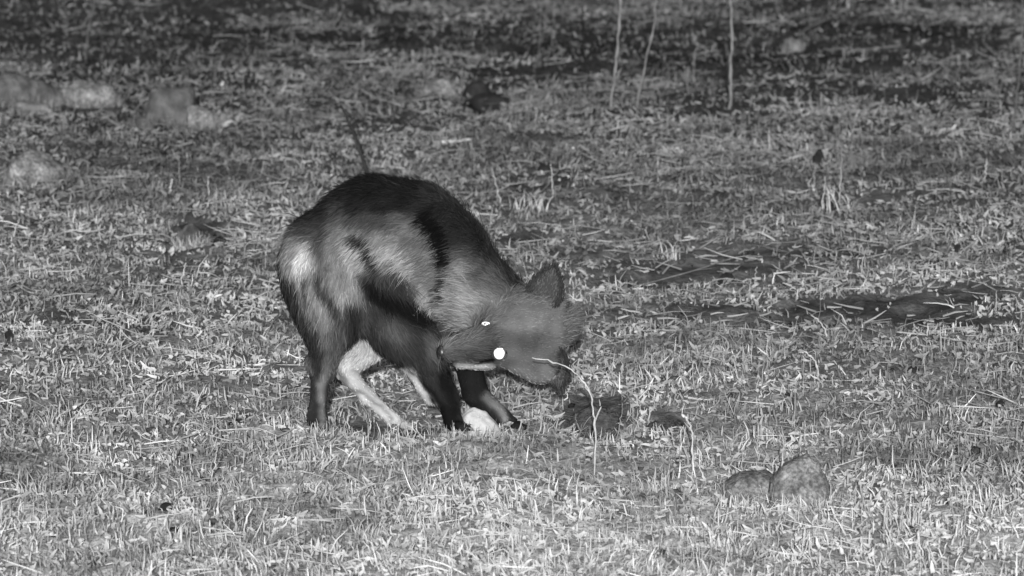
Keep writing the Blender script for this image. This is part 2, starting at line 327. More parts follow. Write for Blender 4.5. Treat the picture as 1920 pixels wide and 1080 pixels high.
heap('sand_heap', 893, 812, 96, 47, M_SAND, 'small pale heap of freshly dug sand between the forepaws', 300, .0006, .0014, 3)
heap('earth_heap', 1116, 814, 108, 40, M_EARTH, 'loose dark earth scraped up beside the bent dry stalk', 420, .002, .007, 4)
heap('earth_heap', 1248, 812, 64, 24, M_EARTH, 'lower dark heap of earth right of the scraped up one', 260, .002, .006, 5)

# ------------------------------------------------------------------ stalks, twigs, tufts : one object each
def upright(name, pts, r0, r1, m, label, cat, group=None, leaves=(), head=None, drift=0.0, sink=True):
    """pts: photograph pixels from the foot upward; the foot is on the ground and the stem rises there"""
    g = G(*pts[0]); P = [at_depth(X, Y, g[1]+drift*i) for i, (X, Y) in enumerate(pts)]
    P[0] = g.copy(); P0 = np.array(P)-g; P0[0, 2] -= .01
    K = spline(P0, max(8, 5*len(pts))); t = np.linspace(0, 1, len(K)); kr = np.random.default_rng(len(label)+int(pts[0][0])); K = K+np.vstack([np.zeros((1, 3)), kr.normal(0, .0011, (len(K)-1, 3))]); rad = (r0+(r1-r0)*t)*(.85+.15*np.sin(t*41+len(label))+.45*np.maximum(0, np.sin(t*19+len(label)))**12)*kr.uniform(.85, 1.15, len(K))
    me = mesh_np('stem', *tube(K, rad, 6)[:3], None, m)
    if not leaves and not head: return link(name, me, label=label, cat=cat, group=group, loc=g)
    root = link(name, None, label=label, cat=cat, group=group, loc=g); root.empty_display_size = .02
    link('stem', me, root)
    for (t0, dx, dz, w) in leaves:
        a = K[int(t0*(len(K)-1))]; b = a+np.array([dx, .004, dz]); mid = (a+b)/2+np.array([0, -.003, abs(dx)*.25])
        Kl = spline([a, mid, b], 8); tl = np.linspace(0, 1, 8); hw = w*np.sin(np.clip(tl*2.6+.25, 0, math.pi))*.5+.0004
        d = np.gradient(Kl, axis=0); sd = np.cross(d, [0, 1, .25]); sd /= np.linalg.norm(sd, axis=1, keepdims=True)+1e-9
        V = np.stack([Kl-sd*hw[:, None], Kl+np.array([0, -.0008, 0]), Kl+sd*hw[:, None], Kl+np.array([0, .0006, 0])], 1).reshape(-1, 3)
        Q = [[i*4+j, i*4+(j+1) % 4, i*4+4+(j+1) % 4, i*4+4+j] for i in range(7) for j in range(4)]
        link('leaf', mesh_np('leaf', V, Q, None, None, m), root)
    if head:
        a = K[-1]; b = a+np.array([head[0], 0, head[1]])
        link('seed_head', mesh_np('seed_head', *tube(spline([a, (a+b)/2, b], 9), head[2]*np.array([.3, .8, 1, .9, 1, .8, .7, .5, .15]), 6)[:3], None, m), root)
    return root
def lying(name, pts, r0, r1, m, label, cat, group=None, hgt=.004, forks=()):
    P = [G(X, Y)+np.array([0, 0, hgt+r0]) for X, Y in pts]; g = P[0].copy(); K = spline(np.array(P)-g, max(8, 5*len(pts)))
    t = np.linspace(0, 1, len(K)); rad = (r0+(r1-r0)*t)*(1+.15*np.sin(t*37))
    me = mesh_np('stem', *tube(K, rad, 6)[:3], None, m)
    if not forks: return link(name, me, label=label, cat=cat, group=group, loc=g)
    root = link(name, None, label=label, cat=cat, group=group, loc=g); root.empty_display_size = .02; link('stem', me, root)
    for f in forks:
        Q = [G(X, Y)+np.array([0, 0, hgt+r1])-g for X, Y in f]; kk = spline(Q, 9)
        link('side_twig', mesh_np('side_twig', *tube(kk, np.linspace(r1*1.1, r1*.5, 9), 5)[:3], None, m), root)
    return root
mm = .001
upright('dry_stalk', [(1116, 895), (1115, 800), (1108, 745), (1085, 705), (1050, 684), (996, 671)], 2.0*mm, 1.2*mm, M_STRAW, 'tall bent dry stalk arching in front of the head', 'stalk', None, leaves=((.22, .012, .03, .003), (.55, .012, -.028, .003)))
upright('dry_stalk', [(1298, 895), (1299, 830), (1294, 795), (1287, 782)], 2.0*mm, 2.2*mm, M_STRAW, 'upright dry stalk with a hooked tip right of the earth heaps', 'stalk', None, head=(-.006, .006, .003))
upright('dry_stalk', [(1152, 830), (1163, 790), (1168, 760), (1166, 738)], 1.4*mm, .9*mm, M_STRAWD, 'thin slanting stalk just right of the bent stalk', 'stalk', None)
upright('dry_stalk', [(1187, 840), (1188, 800), (1189, 765)], 1.0*mm, .7*mm, M_STRAWD, 'thinnest straight stalk between the two earth heaps', 'stalk', None)
upright('dry_stalk', [(1103, 820), (1082, 795), (1080, 775)], 1.3*mm, .9*mm, M_STRAWD, 'short kinked stalk in front of the dark earth heap', 'stalk', None, leaves=((.35, .025, .03, .0015),))
upright('dry_twig', [(694, 334), (668, 262), (655, 232), (643, 206)], 4.4*mm, 3.4*mm, M_TWIG, 'dark forked twig standing behind the animal\'s back', 'twig', None, leaves=((.72, .012, .012, .003),), head=(-.006, .012, .003))
upright('tall_stem', [(1143, 212), (1152, 140), (1160, 60), (1165, -60)], 3.6*mm, 2.8*mm, M_STRAWD, 'tall pale stem leaning slightly right at the top of the slope', 'stem', 'tall stems at the top', leaves=((.25, .02, .05, .003),))
upright('tall_stem', [(1368, 205), (1371, 140), (1372, 60), (1367, -60)], 3.8*mm, 2.8*mm, M_STRAWD, 'straightest tall stem with a pale tufted foot', 'stem', 'tall stems at the top', leaves=((.04, -.014, .012, .006), (.04, .014, .01, .006)))
upright('tall_stem', [(1192, 205), (1209, 120), (1228, 40), (1229, -60)], 2.4*mm, 1.6*mm, M_STRAWD, 'thin kinked stem between the two tall pale stems', 'stem', 'tall stems at the top')
upright('tall_stem', [(1004, 130), (1012, 70), (1017, -60)], 2.2*mm, 1.6*mm, M_BARK, 'dim thin stem left of the tall pale stems', 'stem', 'tall stems at the top')
upright('tall_stem', [(1897, 250), (1906, 180), (1914, 100), (1918, -30)], 2.4*mm, 1.8*mm, M_BARK, 'dark thin stem close to the right edge', 'stem', 'tall stems at the top')
upright('tall_stem', [(160, 110), (165, 60), (176, 0), (184, -60)], 3.0*mm, 2.4*mm, M_BARK, 'dim slanting stem above the boulders', 'stem', 'tall stems at the top')
ups = [([(1036, 378), (1036, 340), (1032, 308)], 1.9, 'pale upright stub behind the neck, taller of two', 1), ([(943, 385), (930, 345), (921, 313)], 1.9, 'pale stub leaning left behind the back', 1),
 ([(1556, 636), (1540, 608), (1522, 590)], 3.0, 'thick pale splintered stub on the dark bare strip', 1), ([(1536, 712), (1530, 680), (1516, 663), (1500, 660)], 3.0, 'pale hooked stub below the splintered one', 1),
 ([(1292, 660), (1286, 640), (1284, 618)], 2.4, 'dark edged bent stub right of the head', 0), ([(1317, 718), (1308, 690), (1296, 670)], 1.6, 'slanting pale stalk below the dark edged bent stub', 1),
 ([(1460, 905), (1468, 850), (1466, 800)], 2.4, 'pale upright stalk rising behind the half buried stone', 1), ([(1452, 912), (1456, 885), (1455, 870)], 3.0, 'short pale stub left of the half buried stone', 1),
 ([(1762, 905), (1768, 870), (1764, 838)], 2.2, 'dark tipped hooked stalk in the near grass at the right', 0), ([(1745, 1078), (1742, 1040), (1734, 1016)], 3.0, 'stout pale stalk cut by the bottom edge at the right', 1),
 ([(1538, 400), (1545, 360), (1549, 330)], 2.0, 'pale straw standing under the round black clod', 1), ([(1573, 395), (1575, 350), (1578, 290)], 1.6, 'tallest straw of the pale straw clump', 1),
 ([(1790, 388), (1780, 345), (1760, 300), (1745, 270)], 2.2, 'dark slanting stalk above the forked branch', 0), ([(1525, 360), (1527, 335), (1528, 310)], 1.2, 'thin straw left of the pale straw clump', 1),
 ([(1867, 585), (1868, 560), (1868, 545)], 1.6, 'small straight stalk on bare soil at the right edge', 1), ([(1415, 535), (1417, 515), (1420, 500)], 1.4, 'small pale stalk near the dark oval clod', 1),
 ([(320, 905), (322, 860), (324, 840)], 1.6, 'dark thin stalk left of the near dung clod', 0), ([(85, 870), (68, 820), (50, 785)], 2.0, 'dark leaning stalk at the lower left', 0),
 ([(130, 905), (128, 870), (122, 835)], 1.8, 'pale stalk beside the dark leaning one', 1), ([(395, 905), (402, 870), (410, 838)], 2.2, 'pale forked stalk above the near dung clod', 1),
 ([(486, 890), (490, 860), (484, 830)], 1.8, 'pale stalk left of the flat pale chip', 1), ([(805, 925), (800, 890), (810, 850)], 1.6, 'curving stalk in front of the forepaws', 1),
 ([(798, 1025), (793, 990), (787, 965)], 2.4, 'pale stubby stalk in the near grass under the animal', 1), ([(665, 815), (652, 790), (656, 770)], 1.8, 'short bright stalk right of the near hind paw', 1),
 ([(690, 815), (695, 795), (692, 785)], 2.6, 'short thick bright stub between the hind paws', 1), ([(630, 800), (628, 780), (627, 762)], 1.6, 'thin stalk touching the near hind paw', 1),
 ([(748, 830), (748, 800), (750, 778)], 1.6, 'thin straight stalk at the far hind paw', 1), ([(335, 545), (343, 515), (349, 492)], 2.4, 'pale jagged stalk left of the rump', 1),
 ([(428, 690), (432, 665), (437, 640)], 2.2, 'pale jagged stalk left of the near hind leg', 1), ([(205, 705), (200, 690), (196, 672)], 1.8, 'dark stalk of a trio at the left', 0),
 ([(232, 710), (226, 690), (222, 670)], 1.8, 'middle stalk of a trio at the left', 1), ([(250, 702), (240, 680), (232, 662)], 2.4, 'thickest pale stalk of a trio at the left', 1),
 ([(230, 758), (226, 742), (222, 728)], 1.8, 'dark small stalk under the trio', 0), ([(256, 752), (250, 738), (243, 722)], 3.6, 'thick pale stub under the trio', 1),
 ([(22, 450), (28, 430), (36, 412)], 2.4, 'pale leaning stalk at the left edge', 1), ([(318, 365), (320, 350), (324, 335)], 4.0, 'broad pale chip standing on end', 1),
 ([(392, 372), (390, 345), (390, 330)], 2.0, 'thin pale stalk behind the hollow looking stone', 1), ([(740, 200), (737, 170), (735, 150)], 2.4, 'pale forked stalk left of the oblong stone', 1),
 ([(1332, 290), (1330, 270), (1326, 252)], 2.6, 'pale stubby stalk in the middle of the far grass', 1), ([(1300, 120), (1303, 100), (1308, 86)], 3.0, 'pale bushy stalk beneath the straightest stem', 1),
 ([(1765, 246), (1765, 236), (1772, 228), (1782, 226)], 2.2, 'pale hooked stalk on the far right slope', 1), ([(1845, 335), (1848, 315), (1850, 298)], 2.4, 'pale stub at the right of the far slope', 1),
 ([(595, 62), (593, 40), (590, 22)], 2.0, 'dim pale stalk at the top left of the slope', 1), ([(198, 140), (210, 122), (220, 110)], 2.6, 'dim bent stalk behind the pale mottled boulder', 1)]
for pts, r, lab, pale in ups:
    upright('grass_stalk', pts, r*mm*.8, r*mm*.35, M_STRAW if pale and pts[0][1] > 300 else (M_STRAWD if pale else M_BARK), lab, 'stalk', 'single stalks standing in the grass')
lies = [([(100, 452), (130, 440), (165, 442), (196, 437)], 3.2, 'pale crooked stick lying left of the hollow looking stone', ()), ([(828, 276), (850, 274), (884, 270)], 6.0, 'bright smooth stick lying behind the animal', ()),
 ([(28, 848), (60, 860), (105, 880), (135, 905)], 3.4, 'bright bent stick at the lower left', ()), ([(90, 955), (100, 975), (120, 995)], 3.0, 'short bright stick near the bottom left', ()),
 ([(560, 995), (515, 963)], 1.6, 'thin straight straw near the bottom left', ()), ([(1190, 545), (1300, 515), (1380, 490), (1430, 488)], 2.2, 'long arched straw over the dark oval clod', ()),
 ([(1740, 545), (1770, 520), (1790, 490), (1840, 450)], 2.8, 'long forked pale branch at the right', ([(1770, 520), (1765, 500), (1760, 490)], [(1775, 518), (1800, 528), (1850, 540)])),
 ([(1680, 630), (1750, 638), (1850, 655)], 2.4, 'long pale straw lying right of the splintered stub', ([(1810, 636), (1830, 637), (1850, 640)],)),
 ([(1455, 670), (1480, 655), (1500, 640)], 2.6, 'pale slanting straw below the dark strip', ()), ([(1290, 754), (1310, 757), (1332, 758)], 3.0, 'short bright straw under a thin dark line', ()),
 ([(1635, 775), (1650, 765), (1660, 755)], 2.6, 'dark short stick on the right', ()), ([(410, 815), (460, 812), (490, 815)], 2.0, 'pale straw forked at its right end, left of the hind paw', ([(470, 812), (485, 800), (492, 798)],)),
 ([(360, 800), (385, 808), (398, 822)], 3.0, 'pale bent straw meeting the forked straw', ()), ([(508, 832), (545, 815), (570, 798)], 2.2, 'pale straw slanting towards the near hind paw', ()),
 ([(275, 755), (330, 710), (370, 672), (385, 640)], 2.0, 'long faint slanting twig left of the animal', ()), ([(385, 636), (400, 628), (415, 622)], 3.0, 'bright end of the long slanting twig', ()),
 ([(230, 658), (260, 645), (285, 636)], 1.8, 'pale straw above the trio of stalks', ()), ([(130, 706), (160, 702), (185, 700)], 2.8, 'pale straw left of the trio of stalks', ()),
 ([(370, 518), (395, 520), (415, 530)], 2.0, 'pale arched straw right of the jagged stalk', ()), ([(485, 530), (510, 537), (530, 545)], 2.0, 'pale arched straw touching the rump', ()),
 ([(90, 516), (112, 516), (140, 513)], 2.0, 'straight pale straw in the middle left', ()), ([(30, 540), (55, 555), (78, 558)], 2.0, 'pale straw curving near the left edge', ([(40, 540), (60, 550), (90, 552)],)),
 ([(488, 355), (510, 350), (535, 349)], 2.2, 'pale arched straw left of the back', ()), ([(470, 440), (505, 442), (538, 441)], 1.2, 'thin level straw left of the rump', ()),
 ([(520, 415), (540, 405), (558, 395)], 2.0, 'bright slanting straw touching the back of the rump', ()), ([(1000, 375), (1018, 377), (1034, 380)], 2.0, 'pale straw lying at the foot of the taller pale stub', ()),
 ([(1115, 343), (1150, 337), (1190, 330)], 2.0, 'long pale straw right of the taller pale stub', ()), ([(400, 73), (430, 72), (455, 74)], 2.4, 'level pale straw on the far dark slope', ()),
 ([(250, 12), (290, 14), (318, 8)], 2.6, 'pale arched straw at the very top', ()), ([(1240, 38), (1270, 40), (1300, 47)], 2.0, 'thin straw beside the kinked stem at the top', ()),
 ([(1600, 102), (1640, 97), (1690, 92)], 3.0, 'pale straw on the far dark soil at the right', ()), ([(1428, 108), (1438, 112), (1450, 118)], 2.4, 'short pale curved straw on the far dark soil', ()),
 ([(905, 800), (925, 806), (945, 812)], 1.4, 'short straw lying on the sand heap', ()), ([(845, 805), (852, 795), (862, 786)], 2.0, 'short pale straw leaning at the forepaw', ()),
 ([(1780, 815), (1830, 822), (1900, 830)], 1.8, 'thin level straw at the right behind the near grass', ()), ([(1485, 845), (1500, 842), (1515, 838)], 3.0, 'short bright straw behind the half buried stone', ()),
 ([(1620, 955), (1635, 965), (1645, 975)], 3.4, 'short thick pale straw right of the half buried stone', ()), ([(1140, 955), (1146, 968), (1152, 980)], 3.4, 'short thick pale straw in the near grass below the bent stalk', ()),
 ([(1300, 1022), (1330, 1019), (1360, 1018)], 1.6, 'thin level straw near the bottom', ()), ([(620, 960), (690, 965), (720, 972)], 1.6, 'thin arched straw near the bottom left of centre', ())]
for pts, r, lab, fk in lies:
    m = M_STRAWD if 'long arched' in lab else M_BRIGHT if 'bright smooth' in lab else M_BARK if 'dark short' in lab else (M_STRAWD if pts[0][1] < 300 and 'bright' not in lab else M_STRAW)
    lying('straw', pts, r*mm*.8, r*mm*.5, m, lab, 'straw', 'single straws and sticks lying on the ground', .006, fk)
def grass_clump(X, Y, n, hpx, spread, label, m, seed):
    g = G(X, Y); rr = np.random.default_rng(seed); sc = g[1]/FPX
    root = link('grass_clump', None, label=label, cat='grass clump', group='paler clumps of dry grass', loc=g); root.empty_display_size = .02
    for k in range(n):
        a = rr.uniform(0, 6.28); q = rr.random()**.5*spread*sc; b = np.array([math.cos(a)*q, math.sin(a)*q*1.2, 0]); b[2] = float(hbase(g[0]+b[0], g[1]+b[1]))-g[2]-.003
        L = hpx*sc*rr.uniform(.5, 1.1); ld_ = rr.normal(0, .35); ly_ = rr.normal(0, .3)
        K = spline([b, b+np.array([ld_*.35*L, ly_*.4*L, .55*L]), b+np.array([ld_*L, ly_*L, L*rr.uniform(.7, 1)])], 6)
        w = rr.uniform(.0014, .0032); t = np.linspace(0, 1, 6); hw = w*.5*(1-t**2*.8); f = rr.uniform(-.8, .8)
        sd = np.array([math.cos(f), math.sin(f), 0])
        V = np.stack([K-sd*hw[:, None], K+np.array([0, -.0006, 0]), K+sd*hw[:, None]], 1).reshape(-1, 3)
        Q = [[i*3+j, i*3+j+1, i*3+4+j, i*3+3+j] for i in range(5) for j in range(2)]
        link('blade', mesh_np('blade', V, Q, None, None, m), root)
for k, a in enumerate([(1572, 400, 16, 62, 34, 'spiky pale straw clump under the round black clod'), (990, 392, 22, 40, 40, 'bright grass clump right behind the neck'),
    (1255, 485, 16, 44, 26, 'bright grass clump alone right of the neck'), (1290, 155, 12, 44, 24, 'dim grass clump between the tall stems and straight stem'),
    (105, 800, 14, 50, 30, 'grass clump at the lower left beside a dark stalk'), (60, 930, 18, 56, 34, 'pale grass clump at the lower left corner region'),
    (560, 880, 14, 40, 36, 'grass clump in front of the near hind paw'), (700, 1010, 18, 50, 40, 'grass clump near the bottom below the belly'),
    (950, 1010, 18, 44, 40, 'grass clump near the bottom below the forepaws'), (1380, 1040, 18, 54, 40, 'grass clump near the bottom below the mound'),
    (1690, 985, 18, 60, 34, 'grass clump right of the short thick pale straw'), (1900, 900, 14, 56, 30, 'grass clump at the lower right edge'),
    (1230, 925, 14, 46, 34, 'grass clump between the bent and hooked stalks'), (840, 870, 18, 46, 50, 'grass clump in front of the forepaws'), (290, 1060, 16, 54, 40, 'grass clump at the bottom under the dung clod')]):
    grass_clump(*a, M_STRAWD if a[1] < 300 else M_STRAW, 100+k)

# ------------------------------------------------------------------ the aardwolf
FOOT = G(720, 806); Y0 = FOOT[1]; PX = Y0/FPX/ct           # metres per photograph pixel at the animal
def P3(X, Y, d=0): return at_depth(X, Y, Y0 + d*PX)
PR = []   # round cones: a, b, ra, rb, k, group, flow
def cone(grp, a, b, ra, rb, flow=None, k=18):
    A, B = P3(*a), P3(*b); fl = (B-A) if flow is None else np.array(flow, float); fl = fl/(np.linalg.norm(fl)+1e-9)
    PR.append((A, B, ra*PX, rb*PX, k*PX, grp, fl))
back = (-.75, 0, -.6)
cone('torso', (608, 470, 0), (700, 428, 0), 74, 88, (-.7, 0, -.75), 30)
cone('torso', (700, 428, 0), (776, 438, 0), 90, 88, (-.8, 0, -.45), 30)
cone('torso', (776, 440, 0), (830, 480, 0), 88, 84, (-.75, 0, -.3), 30)
cone('torso', (700, 500, 0), (775, 530, 0), 74, 78, (-.8, 0, -.4), 30)
cone('torso', (625, 520, 0), (700, 560, 0), 66, 62, (-.5, 0, -.8), 30)
cone('neck', (826, 482, 0), (892, 548, -14), 80, 66, (-.75, 0, .2), 30)
cone('neck', (892, 548, -14), (965, 600, -45), 66, 62, (-.8, 0, .35), 26)
# near hind leg
cone('nearhind', (598, 500, -36), (612, 590, -46), 62, 50, (-.1, 0, -1), 26)
cone('nearhind', (640, 540, -42), (636, 610, -48), 52, 36, (-.1, 0, -1), 26)
cone('nearhind', (618, 600, -46), (604, 690, -44), 44, 19)
cone('nearhind', (602, 688, -44), (594, 784, -42), 18, 15)
cone('nearhind', (592, 786, -42), (606, 797, -52), 16, 14, (1, 0, -.3), 8)
cone('nearhind', (600, 682, -44), (608, 700, -44), 22, 20, None, 6)
cone('nearhind', (584, 676, -44), (590, 700, -44), 12, 9, None, 8)
cone('nearhind', (594, 770, -42), (598, 784, -44), 17, 16, None, 5)
# far hind leg
cone('farhind', (650, 540, 40), (702, 630, 44), 58, 34, None, 26)
cone('farhind', (708, 632, 44), (668, 668, 42), 30, 26)
cone('farhind', (690, 650, 44), (646, 690, 42), 26, 19)
cone('farhind', (642, 692, 42), (690, 744, 40), 18, 14, None, 10)
cone('farhind', (690, 744, 40), (736, 786, 38), 14, 12, None, 10)
cone('farhind', (736, 786, 38), (758, 797, 32), 12, 10, None, 8)
# near foreleg
cone('nearfore', (740, 545, -44), (752, 612, -50), 52, 44, (.6, 0, -.8), 26)
cone('nearfore', (700, 575, -20), (760, 640, -44), 48, 42, (.6, 0, -.8), 26)
cone('nearfore', (755, 615, -50), (800, 668, -48), 48, 34, (.6, 0, -.8), 20)
cone('nearfore', (800, 668, -48), (836, 745, -42), 34, 21, None, 16)
cone('nearfore', (776, 690, -24), (806, 748, -28), 20, 13, None, 12)
cone('nearfore', (836, 745, -42), (850, 790, -40), 20, 16, None, 10)
cone('nearfore', (850, 790, -40), (862, 799, -50), 15, 12, None, 8)
cone('nearfore', (834, 738, -42), (842, 752, -42), 23, 21, None, 6)
cone('nearfore', (764, 660, -46), (782, 676, -46), 26, 22, None, 8)
# far foreleg
cone('farfore', (800, 560, 40), (872, 660, 40), 50, 30, None, 24)
cone('farfore', (872, 655, 40), (890, 735, 30), 27, 24, None, 14)
cone('farfore', (892, 738, 30), (940, 780, 24), 22, 16, None, 10)
cone('farfore', (940, 780, 24), (970, 801, 16), 15, 12, None, 8)
# head: the crown turned to the lens, the muzzle pointing left towards the forelegs
HB = (1, .25, .1)
cone('head', (982, 612, -70), (1030, 608, -58), 60, 54, HB, 26)
cone('head', (955, 645, -84), (1012, 678, -70), 44, 42, HB, 22)
cone('head', (930, 610, -80), (965, 590, -70), 34, 44, HB, 22)
cone('head', (934, 640, -92), (884, 651, -104), 36, 27, HB, 18)
cone('head', (884, 651, -104), (843, 659, -112), 27, 20, HB, 14)
cone('head', (912, 672, -84), (862, 676, -98), 22, 15, HB, 10)      # lower jaw
cone('head', (908, 618, -98), (926, 652, -108), 17, 17, HB, 10)       # brow
for (X, Y, dz, gr) in ((604, 800, -52, 'nearhind'), (757, 800, 32, 'farhind'), (862, 801, -52, 'nearfore'), (971, 803, 14, 'farfore')):
    for q in (-1.5, -.5, .5, 1.5):
        cone(gr, (X-4, Y-4, dz+q*8), (X+15-abs(q)*3, Y+1, dz+q*10), 8, 7.5, (1, 0, -.3), 2)
def sdf(p, want=False):
    best = None; D = np.empty((len(PR),)+p.shape[:-1]) if want else None
    for i, (A, B, ra, rb, k, g, f) in enumerate(PR):
        ba = B-A; L2 = ba@ba; h = np.clip(((p-A)@ba)/L2, 0, 1); d = np.linalg.norm(p-A-h[..., None]*ba, axis=-1)-(ra+(rb-ra)*h)
        if want: D[i] = d
        if best is None: best = d
        else:
            hh = np.clip(.5+.5*(best-d)/k, 0, 1); best = best*(1-hh)+d*hh-k*hh*(1-hh)
    return (best, D) if want else best
def surface_nets(f, lo, hi, step):
    n = np.ceil((hi-lo)/step).astype(int)+1
    ax = [lo[i]+np.arange(n[i])*step for i in range(3)]
    V = np.empty(n)
    for i0 in range(0, n[0], 12):
        g = np.stack(np.meshgrid(ax[0][i0:i0+12], ax[1], ax[2], indexing='ij'), -1); V[i0:i0+12] = f(g)
    cs = [(i, j, k) for i in (0, 1) for j in (0, 1) for k in (0, 1)]
    sub = lambda o: V[o[0]:n[0]-1+o[0], o[1]:n[1]-1+o[1], o[2]:n[2]-1+o[2]]
    neg = sum((sub(c) < 0).astype(int) for c in cs); act = (neg > 0) & (neg < 8); idx = -np.ones(act.shape, int); idx[act] = np.arange(act.sum())
    acc = np.zeros((act.sum(), 3)); cnt = np.zeros(act.sum())
    for a in cs:
        for ax_ in range(3):
            if a[ax_]: continue
            b = list(a); b[ax_] = 1; va, vb = sub(a)[act], sub(b)[act]; m = (va < 0) != (vb < 0)
            t = np.where(m, va/(va-vb+1e-12), 0); q = np.tile(np.array(a, float), (len(t), 1)); q[:, ax_] += t; acc[m] += q[m]; cnt[m] += 1
    P = lo+(np.argwhere(act)+acc/cnt[:, None])*step; F = []
    for ax_ in range(3):
        u, v = [(1, 2), (2, 0), (0, 1)][ax_]
        sl0 = [slice(1, n[i]-1) for i in range(3)]; sl0[ax_] = slice(0, n[ax_]-1); sl1 = list(sl0); sl1[ax_] = slice(1, n[ax_])
        a, b = V[tuple(sl0)] < 0, V[tuple(sl1)] < 0
        for pos in (True, False):
            m = (a & ~b) if pos else (~a & b); c = np.argwhere(m); c = c+np.array([0 if i == ax_ else 1 for i in range(3)])
            def g(du, dv):
                q = c.copy(); q[:, u] += du; q[:, v] += dv; return idx[q[:, 0], q[:, 1], q[:, 2]]
            qd = np.stack([g(-1, -1), g(0, -1), g(0, 0), g(-1, 0)], -1); F.append(qd if pos else qd[:, ::-1])
    return P, np.vstack(F)
allp = np.array([q for pr in PR for q in (pr[0]-max(pr[2], pr[3])-.012, pr[0]+max(pr[2], pr[3])+.012, pr[1]-max(pr[2], pr[3])-.012, pr[1]+max(pr[2], pr[3])+.012)])
BV, BF = surface_nets(sdf, allp.min(0), allp.max(0), .0038)

# coat markings and a painted rump highlight: strokes are (groups, polyline in the body's side view, half width, softness, tone 0..255)
def lin(v): v = np.asarray(v, float)/255; return np.where(v < .04045, v/12.92, ((v+.055)/1.055)**2.4)
GR = ['torso', 'neck', 'nearhind', 'farhind', 'nearfore', 'farfore', 'head']
BASE = dict(torso=100, neck=112, nearhind=100, farhind=174, nearfore=44, farfore=32, head=97)
TN = ('torso', 'neck'); TH = ('torso', 'nearhind')
STR = [
 (('torso',), [(640, 520), (700, 560), (760, 600)], 34, 24, 50),
 (TN, [(572, 390), (620, 348), (700, 330), (780, 345), (830, 380)], 34, 26, 42), (TN, [(830, 375), (870, 420)], 28, 28, 46), (TN, [(870, 410), (930, 475), (1000, 556)], 14, 26, 40),
 (TN, [(610, 352), (680, 348), (750, 352)], 36, 20, 30),
 (TH, [(566, 470), (560, 510)], 22, 22, 140), (TH, [(578, 450), (572, 482)], 6, 16, 188), (TH, [(612, 392), (602, 430)], 6, 12, 46),  # the narrow brightest rump stroke is a highlight painted into the coat
 (TH, [(668, 440), (672, 480), (655, 530)], 20, 16, 150), (TH, [(628, 450), (625, 490)], 10, 12, 124),
 (TH, [(610, 440), (606, 490)], 3, 9, 84), (TH, [(604, 500), (620, 540), (640, 590), (650, 620)], 6, 10, 48), (TH, [(578, 505), (585, 540)], 5, 10, 62),
 (TH, [(592, 520), (612, 565), (636, 612)], 7, 9, 118), (TH, [(540, 520), (565, 580), (585, 640)], 12, 14, 45),
 (('nearhind',), [(590, 610), (594, 680), (580, 800)], 10, 12, 42), (('nearhind',), [(630, 600), (628, 660)], 12, 12, 82), (('nearhind',), [(606, 690), (602, 740), (598, 790)], 2, 11, 112),
 (('nearhind',), [(670, 560), (665, 620)], 14, 14, 44), (('nearhind',), [(620, 690), (612, 760), (612, 800)], 3, 7, 52),
 (('nearhind',), [(576, 802), (640, 802)], 6, 8, 34),
 (TH, [(640, 388), (690, 392), (740, 400)], 7, 18, 70), (TH, [(668, 425), (690, 436), (702, 462), (716, 492)], 7, 9, 36), (('torso',), [(716, 492), (728, 520)], 12, 12, 52),
 (('torso',), [(730, 440), (770, 490), (800, 560)], 16, 18, 136), (('torso',), [(742, 470), (748, 505)], 4, 8, 74),
 (TN, [(806, 395), (828, 430)], 13, 10, 14), (TN, [(828, 425), (840, 470), (843, 505)], 12, 7, 12), (TN, [(843, 500), (834, 556)], 5, 6, 14),
 (TN, [(856, 520), (838, 575)], 5, 10, 150), (TN, [(866, 500), (880, 560), (868, 600)], 20, 20, 128), (('neck',), [(905, 500), (950, 540)], 16, 16, 80),
 (('nearfore', 'torso'), [(676, 515), (712, 530), (765, 562), (812, 610), (856, 652)], 13, 10, 16), (('nearfore',), [(728, 590), (742, 610)], 12, 14, 78), (('nearfore',), [(800, 610), (812, 640)], 12, 12, 74),
 (('nearfore',), [(700, 650), (750, 685), (800, 740), (846, 800)], 12, 12, 20), (('nearfore',), [(836, 690), (850, 790)], 10, 8, 24), (('nearfore',), [(762, 684), (780, 716), (802, 752)], 8, 7, 165),
 (('farhind',), [(626, 700), (680, 752), (730, 800)], 3, 5, 120), (('farfore',), [(912, 748), (948, 790)], 7, 6, 100), (('farfore',), [(800, 540), (850, 640)], 20, 20, 60),
 (('head',), [(840, 655), (900, 640)], 14, 14, 66), (('head',), [(868, 670), (912, 672)], 15, 10, 165), (('head',), [(916, 620), (919, 652)], 6, 8, 46), (('head',), [(908, 655), (926, 650)], 4, 5, 22),
 (('head',), [(940, 600), (1000, 580)], 16, 18, 104), (('head',), [(950, 625), (1000, 620)], 10, 16, 80), (('head',), [(945, 690), (1030, 712)], 16, 16, 132),
 (('head',), [(1042, 655), (1054, 690)], 8, 12, 56), (('head',), [(1064, 545), (1072, 590)], 1, 5, 44), (('head',), [(836, 671), (868, 676)], 1, 2, 26), (('head', 'neck'), [(905, 600), (900, 640)], 8, 12, 70)]
def to_px(p):
    v = p-np.array([0, 0, CAM_H]); f = v[:, 1]*ct-v[:, 2]*st_; u = v[:, 1]*st_+v[:, 2]*ct
    # side view coordinates at the animal's own plane: parallel projection, so the marks belong to the coat
    fr = Y0/ct; return 960+p[:, 0]/PX*1.0*(1), 540-(u-(p[:, 1]-Y0)*st_)/PX
_chk = P3(720, 600)[None]; _a, _b = to_px(_chk)
OFX, OFY = 720-float(_a[0]), 600-float(_b[0])
